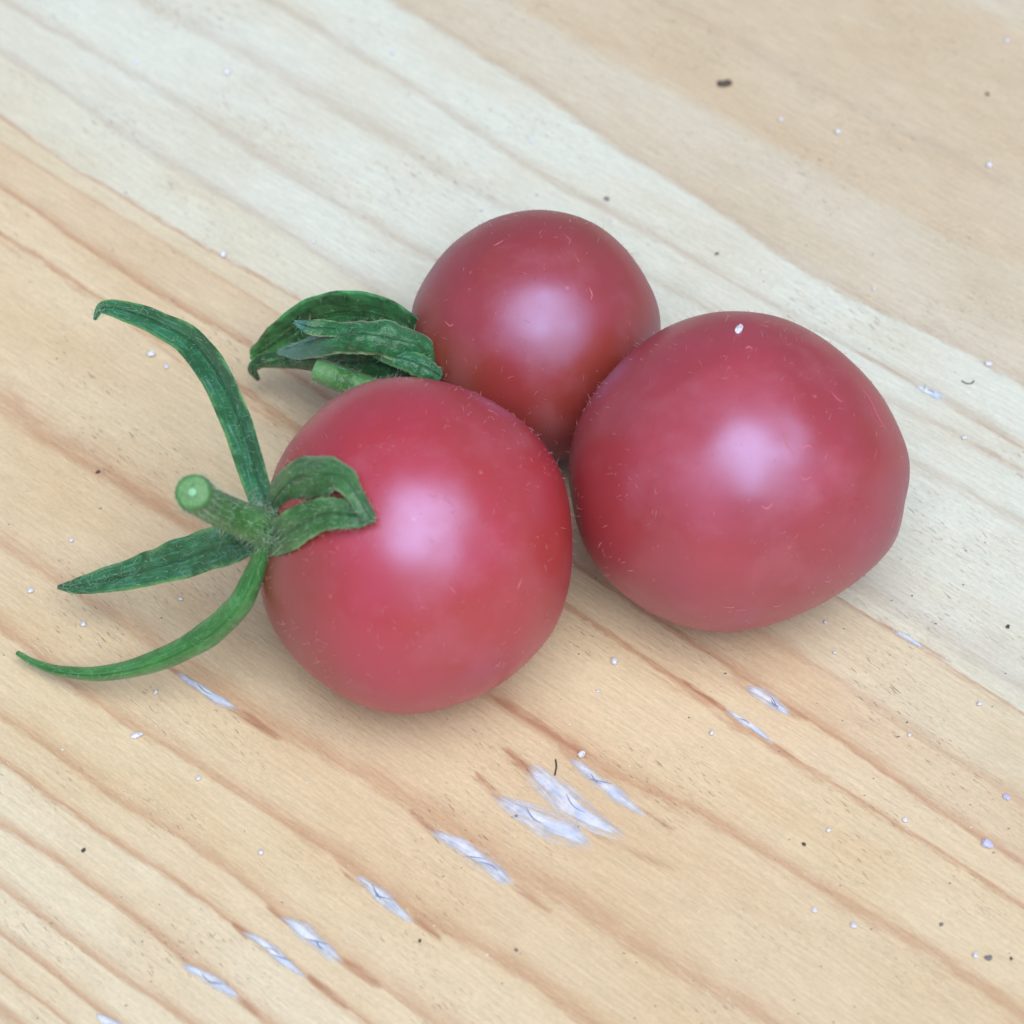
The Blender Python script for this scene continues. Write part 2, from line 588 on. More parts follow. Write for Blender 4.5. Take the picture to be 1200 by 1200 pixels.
class Fruit:
    def __init__(self, centre, outline, dents=(), lumps=.006, seed=0):
        cx, cy = centre
        o = np.array(outline, float) - [cx, cy]
        th = np.arctan2(-o[:, 1], o[:, 0])
        rr = np.hypot(o[:, 0], o[:, 1])
        k = np.argsort(th)
        th, rr = th[k], rr[k]
        g = np.linspace(-math.pi, math.pi, 721)
        R = np.interp(g, np.r_[th[-1] - 2 * math.pi, th, th[0] + 2 * math.pi], np.r_[rr[-1], rr, rr[0]])
        ker = np.hanning(25); ker /= ker.sum()
        R = np.convolve(np.r_[R[-13:-1], R, R[1:13]], ker, mode='valid')
        rm = R.mean()
        dirs = ICO_V                                # world-space unit directions
        c = dirs @ CAMR.T                           # in view axes
        s = np.hypot(c[:, 0], c[:, 1])
        a = np.arctan2(c[:, 1], c[:, 0])
        rel = 1 + (np.interp(a, g, R) / rm - 1) * s ** 2.5
        for k, d in enumerate(dirs):
            rel[k] += (1 - .85 * s[k] ** 4) * lumps * (mnoise.noise(Vector(d) * 1.9 + Vector((seed * 7.1, 0, 0))) + 1.9 * mnoise.noise(Vector(d) * 3.0 + Vector((0, seed * 5.1, 0))))
        for (dx, dy, dz), size, amt in dents:
            dd = np.array([dx, dy, dz]); dd = dd / np.linalg.norm(dd)
            ang = np.arccos(np.clip(c @ dd, -1, 1))
            rel += amt * np.exp(-(ang / size) ** 2)
        shape = dirs * rel[:, None]
        zmin = shape[:, 2].min()
        d = ray(cx, cy)
        # distance at which the fruit just rests on the board
        lo, hi = .1, .4
        for _ in range(60):
            t = (lo + hi) / 2
            r = rm * t * TANH / 600 * math.cos(math.atan(rm / 600 * TANH))
            if (CAM + d * t).z + r * zmin > -0.00002: lo = t
            else: hi = t
        self.r, self.c = r, CAM + d * t
        self.shape, self.rel = shape * r, rel
        self.cview = c

    def at(self, px, py, lift=0.0):
        """point on the near skin seen at this place of the photo"""
        d = ray(px, py).normalized()
        oc = CAM - self.c
        r = self.r
        for _ in range(4):
            b = oc.dot(d); q = oc.dot(oc) - r * r
            disc = max(b * b - q, 0)
            p = CAM + d * (-b - math.sqrt(disc))
            n = (p - self.c).normalized()
            k = int(np.argmax(ICO_V @ np.array(n)))
            r = self.r * self.rel[k]
        n = (p - self.c).normalized()
        return p + n * lift, n


def outl(sc, ox, oy, pts):
    return [(ox + x / sc, oy + y / sc) for x, y in pts]


front_out = outl(2.857, 290, 430, [(45, 560), (80, 370), (130, 270), (200, 185), (310, 90), (420, 45), (520, 33), (620, 42), (700, 62), (780, 95), (870, 145), (940, 200), (1000, 265), (1040, 330), (1070, 420), (1085, 520), (1088, 620), (1080, 720), (1060, 800), (1020, 890), (960, 965), (890, 1030), (800, 1090), (700, 1130), (600, 1158), (520, 1163), (430, 1150), (340, 1115), (250, 1060), (180, 1000), (120, 930), (75, 850), (45, 760), (38, 690), (39, 640)])
right_out = outl(2.727, 650, 350, [(590, 40), (500, 45), (420, 65), (330, 105), (250, 165), (180, 235), (120, 310), (75, 390), (50, 470), (42, 560), (55, 650), (75, 740), (110, 820), (160, 890), (220, 945), (300, 1000), (390, 1040), (480, 1062), (560, 1066), (650, 1052), (740, 1025), (830, 985), (910, 940), (980, 890), (1040, 835), (1085, 780), (1105, 720), (1115, 650), (1130, 590), (1132, 520), (1120, 470), (1095, 410), (1060, 340), (1010, 270), (950, 205), (880, 145), (800, 95), (700, 55)])
back_out = outl(3.529, 460, 220, [(600, 92), (690, 100), (780, 125), (860, 165), (930, 220), (1000, 300), (1050, 380), (1085, 450), (1105, 520), (1110, 590), (1100, 700), (1065, 800), (1000, 910), (912, 1018), (800, 1095), (680, 1130), (560, 1128), (440, 1095), (330, 1030), (230, 950), (150, 850), (100, 740), (78, 640), (75, 560), (85, 480), (115, 410), (165, 330), (230, 250), (310, 185), (400, 135), (500, 105)])

F_FRONT = Fruit((487, 640), front_out, [((-.95, .12, .3), .30, -.05)], .006, 1)
F_RIGHT = Fruit((864, 553), right_out, [((.86, .25, .45), .18, -.010), ((.25, .22, .94), .10, -.006)], .0075, 2)
F_BACK = Fruit((628, 393), back_out, [], .006, 3)
for nm, f in (('front', F_FRONT), ('right', F_RIGHT), ('back', F_BACK)):
    print(nm, 'r mm', round(f.r * 1000, 2), 'c mm', [round(x * 1000, 2) for x in f.c])
print('gaps mm', [(round(((a.c - b.c).length - a.r - b.r) * 1000, 2)) for a, b in ((F_FRONT, F_RIGHT), (F_FRONT, F_BACK), (F_RIGHT, F_BACK))])


def build_fruit(F, label, mat, pole, nh, seed):
    root = empty('cherry_tomato', (F.c.x, F.c.y, 0))
    tag(root, label, 'tomato', 'cherry tomatoes on the board')
    me = mesh('fruit', F.shape, ICO_F)
    pv = np.array(pole) / np.linalg.norm(pole)
    ang = np.arccos(np.clip(F.cview @ pv, -1, 1))
    attr(me, 'pole', np.clip(1.15 - ang / 1.5, 0, 1.2))
    o = link('fruit', me, mat, root)
    o.location = (0, 0, F.c.z)
    # short pale fuzz lying on the skin
    r = random.Random(seed)
    pts = []
    for _ in range(nh):
        k = r.randrange(len(F.shape))
        b = Vector(F.shape[k]); n = b.normalized()
        if n.z < -.75 or mnoise.noise(n * 2.6 + Vector((seed * 3.3, 0, 0))) + .5 * mnoise.noise(n * 7 + Vector((0, seed, 0))) < r.uniform(-.45, .45): continue
        t = n.orthogonal().normalized()
        t2 = n.cross(t)
        an = r.uniform(0, 6.283)
        side_ = t * math.cos(an) + t2 * math.sin(an)
        if r.random() < .42:                      # lying hair
            L = r.uniform(.00012, .00055) * (1 if r.random() < .85 else 1.6)
            d = side_ * L + n * (L * r.uniform(.1, .4))
            bend = (t2 * math.cos(an + 1) - t * math.sin(an)) * (L * r.uniform(-.35, .35)) - n * (L * .2)
            w = r.uniform(.000012, .00003)
        else:                                     # upright short fuzz
            L = r.uniform(.00014, .00038)
            d = n * L + side_ * (L * .5)
            bend = side_ * (L * .3)
            w = r.uniform(.000013, .000028)
        pts.append((b - n * .00001, d, bend, w))
    hairs('fuzz', pts, PINK_HAIR, o)
    return root, o


RED1 = tomato_material('red_tomato_skin_front', lin(182, 58, 64), lin(174, 60, 48), lin(140, 66, 36))
RED2 = tomato_material('red_tomato_skin_right', lin(174, 66, 69), lin(162, 60, 56), lin(160, 60, 48))
RED3 = tomato_material('red_tomato_skin_back', lin(160, 60, 60), lin(152, 63, 46), lin(150, 64, 34))
t_front, fr_front = build_fruit(F_FRONT, 'round pinkish red cherry tomato in front, with long spread green sepals and cut stem', RED1, (-.95, -.15, .3), 2600, 11)
t_right, fr_right = build_fruit(F_RIGHT, 'largest cherry tomato at right, dull red without any green sepals', RED2, (.9, -.3, -.3), 1600, 12)
t_back, fr_back = build_fruit(F_BACK, 'smaller dark red cherry tomato at the back, with curled folded sepals', RED3, (-.85, -.4, .35), 1000, 13)


# ---------------------------------------------------------------- green parts
def green_material(name, c1, c2, c3, edgec, es=.6, e0=.72, tip=None, midk=.35):
    m = NT(name)
    tc = m.n('TexCoord').outputs['Object']
    ac, al = m.attr('across'), m.attr('along')
    n1 = m.noise(tc, 420, 3, .6)
    n2 = m.noise(tc, 1700, 4, .65)
    n3 = m.noise(m.vec(m.math('MULTIPLY', al, 12), m.math('MULTIPLY', ac, 5), 0), 1.2, 3, .6)
    col = m.mix(m.remap(n1, .35, .65), c1, c2)
    col = m.mix(m.remap(n3, .5, .75, 0, .75), col, c3)
    col = m.mix(m.remap(n2, .5, .78, 0, .45), col, tuple(min(1, x * 1.9 + .02) for x in c2))
    e = m.math('ABSOLUTE', ac)
    col = m.mix(m.math('MULTIPLY', m.math('MULTIPLY', m.remap(e, e0, 1.0), m.remap(n1, .35, .6)), es), col, edgec)
    if tip:
        col = m.mix(m.remap(m.math('ADD', al, m.math('MULTIPLY', m.math('SUBTRACT', n1, .5), .3)), .55, .85, 0, .6), col, tip)
    mid = m.remap(e, 0, .14, 1, 0)
    col = m.mix(m.math('MULTIPLY', mid, midk), col, tuple(x * .5 for x in c1))
    h = m.math('ADD', m.math('MULTIPLY', n2, .8), m.math('ADD', n1, m.math('MULTIPLY', mid, -.6)))
    m.set(Base_Color=col, Roughness=.36, Normal=m.bump(h, .8, .00026))
    m.b.inputs['Subsurface Weight'].default_value = .12
    m.b.inputs['Subsurface Radius'].default_value = (.4, 1.0, .3)
    m.b.inputs['Subsurface Scale'].default_value = .0005
    m.b.inputs['Sheen Weight'].default_value = .12
    m.b.inputs['Sheen Tint'].default_value = (.8, 1, .9, 1)
    return m.m


LEAF = green_material('sepal_green', lin(34, 88, 50), lin(48, 112, 74), lin(92, 154, 140), lin(112, 168, 96), .75)
LEAF_LIGHT = green_material('sepal_yellow_green', lin(50, 96, 50), lin(66, 116, 64), lin(92, 142, 102), lin(130, 172, 114), .7, .78, lin(40, 96, 66))
LEAF_SLIM = green_material('sepal_bright_green', lin(52, 114, 52), lin(64, 130, 66), lin(92, 156, 112), lin(96, 160, 90), .4, .5, None, .08)
LEAF_BACK = green_material('sepal_bluish_green', lin(26, 62, 28), lin(38, 90, 46), lin(64, 130, 84), lin(74, 158, 98), .95, .3, lin(70, 140, 70))
LEAF_BLUE = green_material('sepal_blue_tipped', lin(32, 86, 48), lin(44, 108, 64), lin(66, 134, 100), lin(196, 206, 160), .7, .86, lin(80, 146, 150))  # cream edge colour paints in the rim highlight
LEAF_DARK = green_material('sepal_dark_green', lin(24, 66, 32), lin(36, 86, 46), lin(64, 118, 86), lin(70, 124, 66), .5)
STEM = green_material('stem_green', lin(52, 104, 46), lin(74, 130, 70), lin(110, 166, 118), lin(86, 142, 82), 0)
STEM_PALE = green_material('stem_pale_green', lin(48, 100, 46), lin(74, 128, 66), lin(130, 180, 146), lin(88, 142, 82), 0, midk=0, tip=lin(110, 160, 110))
CUT = green_material('cut_stem_flesh', lin(66, 118, 64), lin(84, 138, 80), lin(96, 150, 92), lin(84, 138, 80), 0, midk=0)
PITH = simple('pale_stem_pith', lin(132, 190, 152), .55)


def catmull(pts, n):
    pts = np.array(pts, float)
    q = np.vstack([2 * pts[0] - pts[1], pts, 2 * pts[-1] - pts[-2]])
    out = []
    seg = len(pts) - 1
    for i in range(n + 1):
        x = seg * i / n
        k = min(int(x), seg - 1)
        t = x - k
        a, b, c, d = q[k:k + 4]
        out.append(.5 * (2 * b + (c - a) * t + (2 * a - 5 * b + 4 * c - d) * t * t + (3 * b - a - 3 * c + d) * t ** 3))
    return np.array(out)


def sepal(root, nodes, mat, cup=.25, face=(0, 0, 1), thick=.00035, crinkle=.05, seed=0, nh=120, hair=.0005, n=56, label=None, pw=1.7):
    """nodes: (px, py, height mm or Vector, width px, roll degrees). cup > 0 bends the rims towards the viewer."""
    r = random.Random(seed)
    raw = []
    for nd in nodes:
        p = nd[0] if isinstance(nd[0], Vector) else P(nd[0], nd[1], nd[2])
        wpx, roll = nd[-2], nd[-1]
        raw.append([*p, wpx * mpp(p), roll])
    sm = catmull(raw, n)
    C = [Vector(x[:3]) for x in sm]
    NW = 10
    base = root.location
    fv = (RIGHT * face[0] + UPC * face[1] - FWD * face[2]).normalized()
    top, bot, al, ac, nrm = [], [], [], [], []
    for i in range(n + 1):
        t = (C[min(i + 1, n)] - C[max(i - 1, 0)]).normalized()
        s = t.cross(fv).normalized()
        nn = s.cross(t).normalized()
        ro = rad(sm[i][4])
        s, nn = s * math.cos(ro) + nn * math.sin(ro), nn * math.cos(ro) - s * math.sin(ro)
        w = max(sm[i][3], .00012)
        f = i / n
        for j in range(NW + 1):
            x = -1 + 2 * j / NW
            cr = crinkle * w * (mnoise.noise(Vector((f * 9 + seed, x * 1.4, seed * 3.3))) + .5 * mnoise.noise(Vector((f * 26 + seed, x * 4, 1.3))))
            ex = 1 + .10 * mnoise.noise(Vector((f * 14, math.copysign(3, x), seed * 1.7)))
            z = cup * w * (abs(x) ** pw) - cup * w * .35 + cr
            p = C[i] + s * (x * w * .5 * ex) + nn * z
            th = thick * (1 - .75 * abs(x) ** 3) * (.45 + .55 * min(1, (1 - f) * 5))
            top.append(p + nn * th * .5 - base)
            bot.append(p - nn * th * .5 - base)
            al.append(f); ac.append(x); nrm.append(nn)
    N = len(top)
    fs = []
    M = NW + 1
    for i in range(n):
        for j in range(NW):
            k = i * M + j
            fs.append((k, k + 1, k + M + 1, k + M))
            fs.append((N + k, N + k + M, N + k + M + 1, N + k + 1))
        k = i * M
        fs.append((k, k + M, N + k + M, N + k))
        k = i * M + NW
        fs.append((k, N + k, N + k + M, k + M))
    for i in (0, n):
        for j in range(NW):
            k = i * M + j
            fs.append((k, N + k, N + k + 1, k + 1) if i == 0 else (k, k + 1, N + k + 1, N + k))
    me = mesh('sepal', top + bot, fs)
    attr(me, 'along', al + al)
    attr(me, 'across', ac + ac)
    o = link('sepal', me, mat, root)
    if label: o['label'] = label
    pts = []
    for _ in range(nh):
        k = r.randrange(int(N * .97))
        under = r.random() < .25
        b = (bot if under else top)[k]
        nn = -nrm[k] if under else nrm[k]
        if abs(ac[k]) > .99 and r.random() < .7:
            nn = nn * .4 + (top[k] - top[k - 1 if ac[k] > 0 else k + 1]).normalized()
        L = hair * r.uniform(.35, 1.0)
        rv = Vector((r.gauss(0, 1), r.gauss(0, 1), r.gauss(0, 1)))
        d = (nn * .8 + rv * .55).normalized() * L
        pts.append((b, d, rv * (L * .18), r.uniform(.00001, .000018)))
    hairs('fuzz', pts, GREEN_HAIR, o)
    return o


def tube(root, nodes, mat, name='stem', sides=20, n=30, seed=0, nh=200, knob=0.0, pith=True):
    raw = []
    for px, py, h, dpx in nodes:
        p = P(px, py, h)
        raw.append([*p, dpx * .5 * mpp(p)])
    sm = catmull(raw, n)
    C = [Vector(x[:3]) for x in sm]
    base = root.location
    vs_, fs, al, ac = [], [], [], []
    a = None
    frames = []
    for i in range(n + 1):
        t = (C[min(i + 1, n)] - C[max(i - 1, 0)]).normalized()
        a = (t.orthogonal() if a is None else a - t * a.dot(t)).normalized()
        b = t.cross(a)
        f = i / n
        w = sm[i][3]
        frames.append((t, a.copy(), b, w))
        for k in range(sides):
            an = 2 * math.pi * k / sides
            e = w * (1 + .05 * mnoise.noise(Vector((math.cos(an) * 1.5, math.sin(an) * 1.5, f * 6 + seed))))
            vs_.append(C[i] + (a * math.cos(an) + b * math.sin(an)) * e - base)
            al.append(f); ac.append(.5 * math.sin(an))
    for i in range(n):
        for k in range(sides):
            p, q = i * sides + k, i * sides + (k + 1) % sides
            fs.append((p, q, q + sides, p + sides))
    # rounded rim closing on the cut
    t, a, b, w = frames[-1]
    last = n * sides
    for rr, dz in ((.93, .10), (.80, .15)):
        k0 = len(vs_)
        for k in range(sides):
            an = 2 * math.pi * k / sides
            vs_.append(C[-1] + (a * math.cos(an) + b * math.sin(an)) * (w * rr) + t * (w * dz) - base)
            al.append(1); ac.append(.3)
        for k in range(sides):
            fs.append((last + k, last + (k + 1) % sides, k0 + (k + 1) % sides, k0 + k))
        last = k0
    fs.append(tuple(last + k for k in range(sides)))
    me = mesh(name, vs_, fs)
    attr(me, 'along', al)
    attr(me, 'across', ac)
    o = link(name, me, mat, root)
    # slightly dished cut face with its pale pith
    for nm, r0, dz, mt in (('cut_face', .80, .17, CUT), ('pith', .22, .20, PITH)) if pith else (('cut_face', .8, .17, PITH),):
        cv, cf = [C[-1] + t * (w * dz) - base], []
        for ringk, rr in enumerate((.5, 1.0)):
            for k in range(sides):
                an = 2 * math.pi * k / sides
                g = rr * r0 * w * (1 + .08 * mnoise.noise(Vector((math.cos(an) * 2, math.sin(an) * 2, 4.4 + r0))))
                cv.append(C[-1] + (a * math.cos(an) + b * math.sin(an)) * g + t * (w * (dz + (.02 if ringk == 0 else -.02))) - base)
        for k in range(sides):
            cf.append((0, 1 + k, 1 + (k + 1) % sides))
            cf.append((1 + k, 1 + sides + k, 1 + sides + (k + 1) % sides, 1 + (k + 1) % sides))
        link(nm, mesh(nm, cv, cf), mt, o)
    r = random.Random(seed)
    pts = []
    for _ in range(nh):
        i = r.randrange(n)
        k = r.randrange(sides)
        b0 = vs_[i * sides + k]
        nn = (b0 + base - C[i]).normalized()
        L = r.uniform(.0002, .0006)
        rv = Vector((r.gauss(0, 1), r.gauss(0, 1), r.gauss(0, 1)))
        pts.append((b0, (nn + rv * .35).normalized() * L, rv * (L * .2), r.uniform(.00001, .000017)))
    hairs('fuzz', pts, GREEN_HAIR, o)
    return o


def on(F, px, py, lift_mm):
    return F.at(px, py, lift_mm * .001)[0]


# front tomato: attachment about (316, 612)
AH = on(F_FRONT, 320, 612, .4).z * 1000
print('front calyx height mm', round(AH, 2))
def D(x, y, lift):                                # a point lift mm off the skin, towards the viewer
    p = F_FRONT.at(x, y)[0]
    return p + (CAM - p).normalized() * (lift * .001)


sepal(t_front, [(318, 610, AH + .3, 30, 0), (304, 570, AH + 1.0, 34, 0), (284, 506, AH + 1.6, 38, 0), (260, 449, AH + 1.8, 40, 0), (228, 404, AH + 1.5, 36, 0), (186, 379, AH + .8, 29, 0), (146, 364, AH, 23, 0), (121, 361, AH - .6, 14, 0), (111, 375, AH - 1.2, 4, 0)],
      LEAF, cup=.30, pw=1.2, face=(-.35, .05, 1), seed=1, nh=300, label='long upper sepal arching up and left')
sepal(t_front, [(318, 630, AH - .5, 24, 0), (284, 634, AH - 2.0, 46, 0), (244, 645, AH - 4.2, 50, 0), (202, 659, AH - 6.4, 46, 0), (160, 671, AH - 8.5, 38, 0), (120, 681, AH - 10.3, 29, 0), (90, 687, AH - 11.6, 18, 0), (68, 688, AH - 12.5, 5, 0)],
      LEAF, cup=.12, pw=1.3, face=(0, .15, 1), seed=2, nh=420, label='broad straight sepal pointing left')
sepal(t_front, [(312, 632, AH - .6, 20, 0), (302, 664, AH - 2.5, 24, 0), (285, 702, AH - 4.5, 28, 0), (258, 733, AH - 6.8, 31, 0), (218, 760, AH - 9, 29, 0), (170, 780, AH - 11, 24, 0), (118, 790, AH - 12.6, 18, 0), (70, 787, AH - 13.8, 13, 0), (38, 776, AH - 14.4, 9, 0), (20, 765, AH - 14.4, 6, 0)],
      LEAF_SLIM, cup=-.35, face=(.1, -.1, 1), thick=.0006, crinkle=.02, seed=3, nh=200, label='slim sepal curling down to the board')
sepal(t_front, [(D(316, 604, .5), 18, 0), (D(330, 578, .9), 40, 0), (D(352, 561, 1.3), 50, 0), (D(378, 557, 1.7), 47, 0), (D(400, 560, 1.9), 36, 12), (D(414, 576, 1.9), 25, 25), (D(425, 594, 1.6), 21, 20), (D(432, 605, 1.3), 17, 10), (D(436, 613, .9), 9, 0)],
      LEAF_LIGHT, cup=-.14, face=(0, .15, 1), crinkle=.06, seed=4, nh=260, label='short upper sepal bent over the fruit')
sepal(t_front, [(D(312, 642, .5), 26, 0), (D(332, 628, .8), 41, 0), (D(354, 613, 1.0), 44, 0), (D(378, 603, 1.2), 39, 0), (D(402, 602, 1.1), 36, 0), (D(420, 605, 1.0), 28, 0), (D(436, 604, 1.0), 11, 0)],
      LEAF_LIGHT, cup=.12, face=(0, .1, 1), crinkle=.06, seed=5, nh=240, label='short lower sepal lying on the fruit')
tube(t_front, [(326, 622, AH - 1.4, 42), (308, 618, AH + .2, 45), (284, 609, AH + 2.0, 43), (260, 599, AH + 3.9, 41), (241, 588, AH + 5.8, 42), (230, 580, AH + 7.6, 46), (226, 577, AH + 8.6, 43)], STEM, seed=6, nh=700)
r = random.Random(21)
pts = []
for _ in range(260):
    b = P(r.gauss(312, 9), r.gauss(616, 13), AH + r.uniform(.2, 2.2))
    rv = Vector((r.gauss(0, 1), r.gauss(0, 1), r.gauss(0, 1)))
    L = r.uniform(.0003, .0009)
    pts.append((b - t_front.location, rv.normalized() * L, Vector((r.gauss(0, 1), r.gauss(0, 1), r.gauss(0, 1))) * (L * .2), r.uniform(.00001, .000017)))
hairs('hub_fuzz', pts, GREEN_HAIR, t_front)

# back tomato: calyx curled together at its left
BH = on(F_BACK, 505, 430, .3).z * 1000
print('back calyx height mm', round(BH, 2))
sepal(t_back, [(504, 424, BH + .2, 28, 0), (482, 394, BH + .2, 42, 0), (448, 373, BH + .2, 50, 0), (410, 367, BH - .4, 54, 0), (370, 374, BH - 1.8, 52, 0), (338, 392, BH - 3.8, 42, 0), (314, 408, BH - 5.6, 28, 0), (299, 416, BH - 6.8, 14, 0), (294, 421, BH - 7, 4, 0)],
      LEAF_BACK, cup=.5, pw=2.0, face=(.05, -.1, 1), crinkle=.17, seed=7, nh=160, label='outermost sepal arching over the others')
sepal(t_back, [(504, 428, BH + .5, 24, 0), (490, 408, BH + 2.0, 40, 0), (462, 397, BH + 3.0, 46, 0), (430, 393, BH + 3.2, 42, 0), (398, 394, BH + 2.6, 37, 0), (368, 402, BH + 1.2, 31, 0), (345, 409, BH - .4, 22, 0), (326, 412, BH - 1.6, 6, 0)],
      LEAF_BLUE, cup=-.28, face=(0, .30, 1), crinkle=.17, seed=8, nh=160, label='middle sepal with a bluish tip')
sepal(t_back, [(510, 442, BH - .4, 24, 0), (486, 430, BH + .2, 42, 0), (452, 426, BH - 0.2, 56, 0), (412, 424, BH - 1.6, 50, 0), (372, 421, BH - 3.4, 32, 0), (336, 421, BH - 5.2, 22, 0), (306, 424, BH - 6.8, 16, 0), (296, 433, BH - 7.6, 12, 0), (303, 445, BH - 8.8, 5, 0)],
      LEAF_DARK, cup=-.10, face=(0, 0, 1), crinkle=.11, seed=9, nh=160, label='lowest dark sepal with a hooked tip')
sepal(t_back, [(440, 398, BH + .6, 10, 0), (405, 388, BH + 2.4, 16, 0), (380, 385, BH + 3.4, 20, 0), (364, 384, BH + 3.6, 18, 0), (354, 381, BH + 3.6, 11, 0), (345, 377, BH + 3.5, 4, 0)],
      LEAF_BLUE, cup=.15, face=(0, .2, 1), crinkle=.11, seed=10, nh=60, label='narrow sepal tip between the folded ones')
sepal(t_back, [(516, 442, BH + .6, 16, 0), (500, 432, BH + 1.4, 26, 0), (480, 423, BH + 1.9, 26, 0), (456, 418, BH + 1.9, 18, 0), (434, 414, BH + 1.6, 5, 0)],
      LEAF, cup=-.2, face=(0, .2, 1), crinkle=.11, seed=11, nh=80, label='short sepal against the fruit')
tube(t_back, [(512, 468, BH - 1.5, 28), (470, 466, BH - 1.6, 29), (430, 455, BH - 1.2, 30), (402, 445, BH - 1.0, 31), (381, 437, BH - .9, 30), (370, 433, BH - .8, 26)], STEM_PALE, seed=12, nh=120, pith=False)


# ---------------------------------------------------------------- marks on the right tomato
SCAR = simple('pale_scar', lin(188, 100, 118), .5)
WHITE = NT('white_grain')
_tc = WHITE.n('TexCoord').outputs['Object']
WHITE.set(Base_Color=WHITE.mix(WHITE.remap(WHITE.noise(_tc, 3000, 2), .35, .65), lin(222, 224, 232), lin(186, 188, 204)), Roughness=.35)
WHITE = WHITE.m
LAV = simple('lavender_grain', lin(188, 190, 222), .4)
DARK = simple('dark_crumb', lin(78, 68, 62), .7)
GREY = simple('grey_crumb', lin(120, 116, 122), .7)


def scar(F, fruit, path, w):
    pts, nn = [], []
    for x, y in path:
        p, n = F.at(x, y, .00001)
        pts.append(p); nn.append(n)
    P3 = [Vector(q) for q in catmull([tuple(p) for p in pts], 16)]
    vs_, fs = [], []
    for i, p in enumerate(P3):
        n = (p - F.c).normalized()
        t = (P3[min(i + 1, 16)] - P3[max(i - 1, 0)]).normalized()
        s = t.cross(n)
        ww = w * (.25 + .75 * math.sin(math.pi * i / 16)) * (1 + .5 * mnoise.noise(Vector((i * .7, w * 1e5, 0))))
        for x, l in ((-1, -.2), (0, .7), (1, -.2)):
            vs_.append(p + s * (x * ww) + n * (l * ww) - F.c)
    for i in range(16):
        k = i * 3
        fs += [(k, k + 3, k + 4, k + 1), (k + 1, k + 4, k + 5, k + 2)]
    link('scar', mesh('scar', vs_, fs), SCAR, fruit)


for path, w in (([(973, 458), (985, 470), (1008, 478)], .00004), ([(1000, 445), (1018, 466), (1030, 490), (1040, 506)], .00005), ([(915, 487), (919, 505), (922, 520), (932, 533)], .00004),
                ([(940, 527), (946, 522), (952, 524)], .00008), ([(892, 593), (899, 596), (906, 590)], .00006), ([(937, 559), (944, 562), (951, 558)], .00005),
                ([(874, 409), (877, 406), (882, 409)], .00009), ([(1030, 520), (1026, 532), (1022, 545)], .00004)):
    scar(F_RIGHT, fr_right, path, w)
for path, w in (([(578, 288), (584, 285), (591, 281)], .00005), ([(662, 276), (668, 281), (666, 287)], .00004), ([(690, 336), (694, 345), (692, 352)], .00005), ([(521, 376), (527, 382), (532, 379)], .00007)):
    scar(F_BACK, fr_back, path, w)
for path, w in (([(606, 692), (609, 685), (611, 678)], .00005), ([(527, 687), (531, 692), (534, 696)], .00005)):
    scar(F_FRONT, fr_front, path, w)


# ---------------------------------------------------------------- grains and crumbs lying about, each one a thing
GV_, GF_ = ico(2)


def grain(px, py, rpx, mat, name, label, cat, group, stretch=(1, 1, .7), rot=0.0, seed=0, centre=None):
    r = mpp(P(px, py)) * rpx
    vs_ = []
    cr, sr = math.cos(rot), math.sin(rot)
    for v in GV_:
        k = 1 + .42 * mnoise.noise(Vector(v) * 1.3 + Vector((seed * 5.3, 0, 0))) + .2 * mnoise.noise(Vector(v) * 3.1 + Vector((0, seed * 3.7, 0)))
        x, y, z = v[0] * k * stretch[0], v[1] * k * stretch[1], v[2] * k * stretch[2]
        vs_.append(Vector((x * cr - y * sr, x * sr + y * cr, z)) * r)
    zb = min(v.z for v in vs_)
    o = link(name, mesh(name, [v - Vector((0, 0, zb)) for v in vs_], GF_), mat, smooth=False)
    o.location = centre if centre is not None else P(px, py, 0) - Vector((0, 0, .00001))
    tag(o, label, cat, group)
    return o


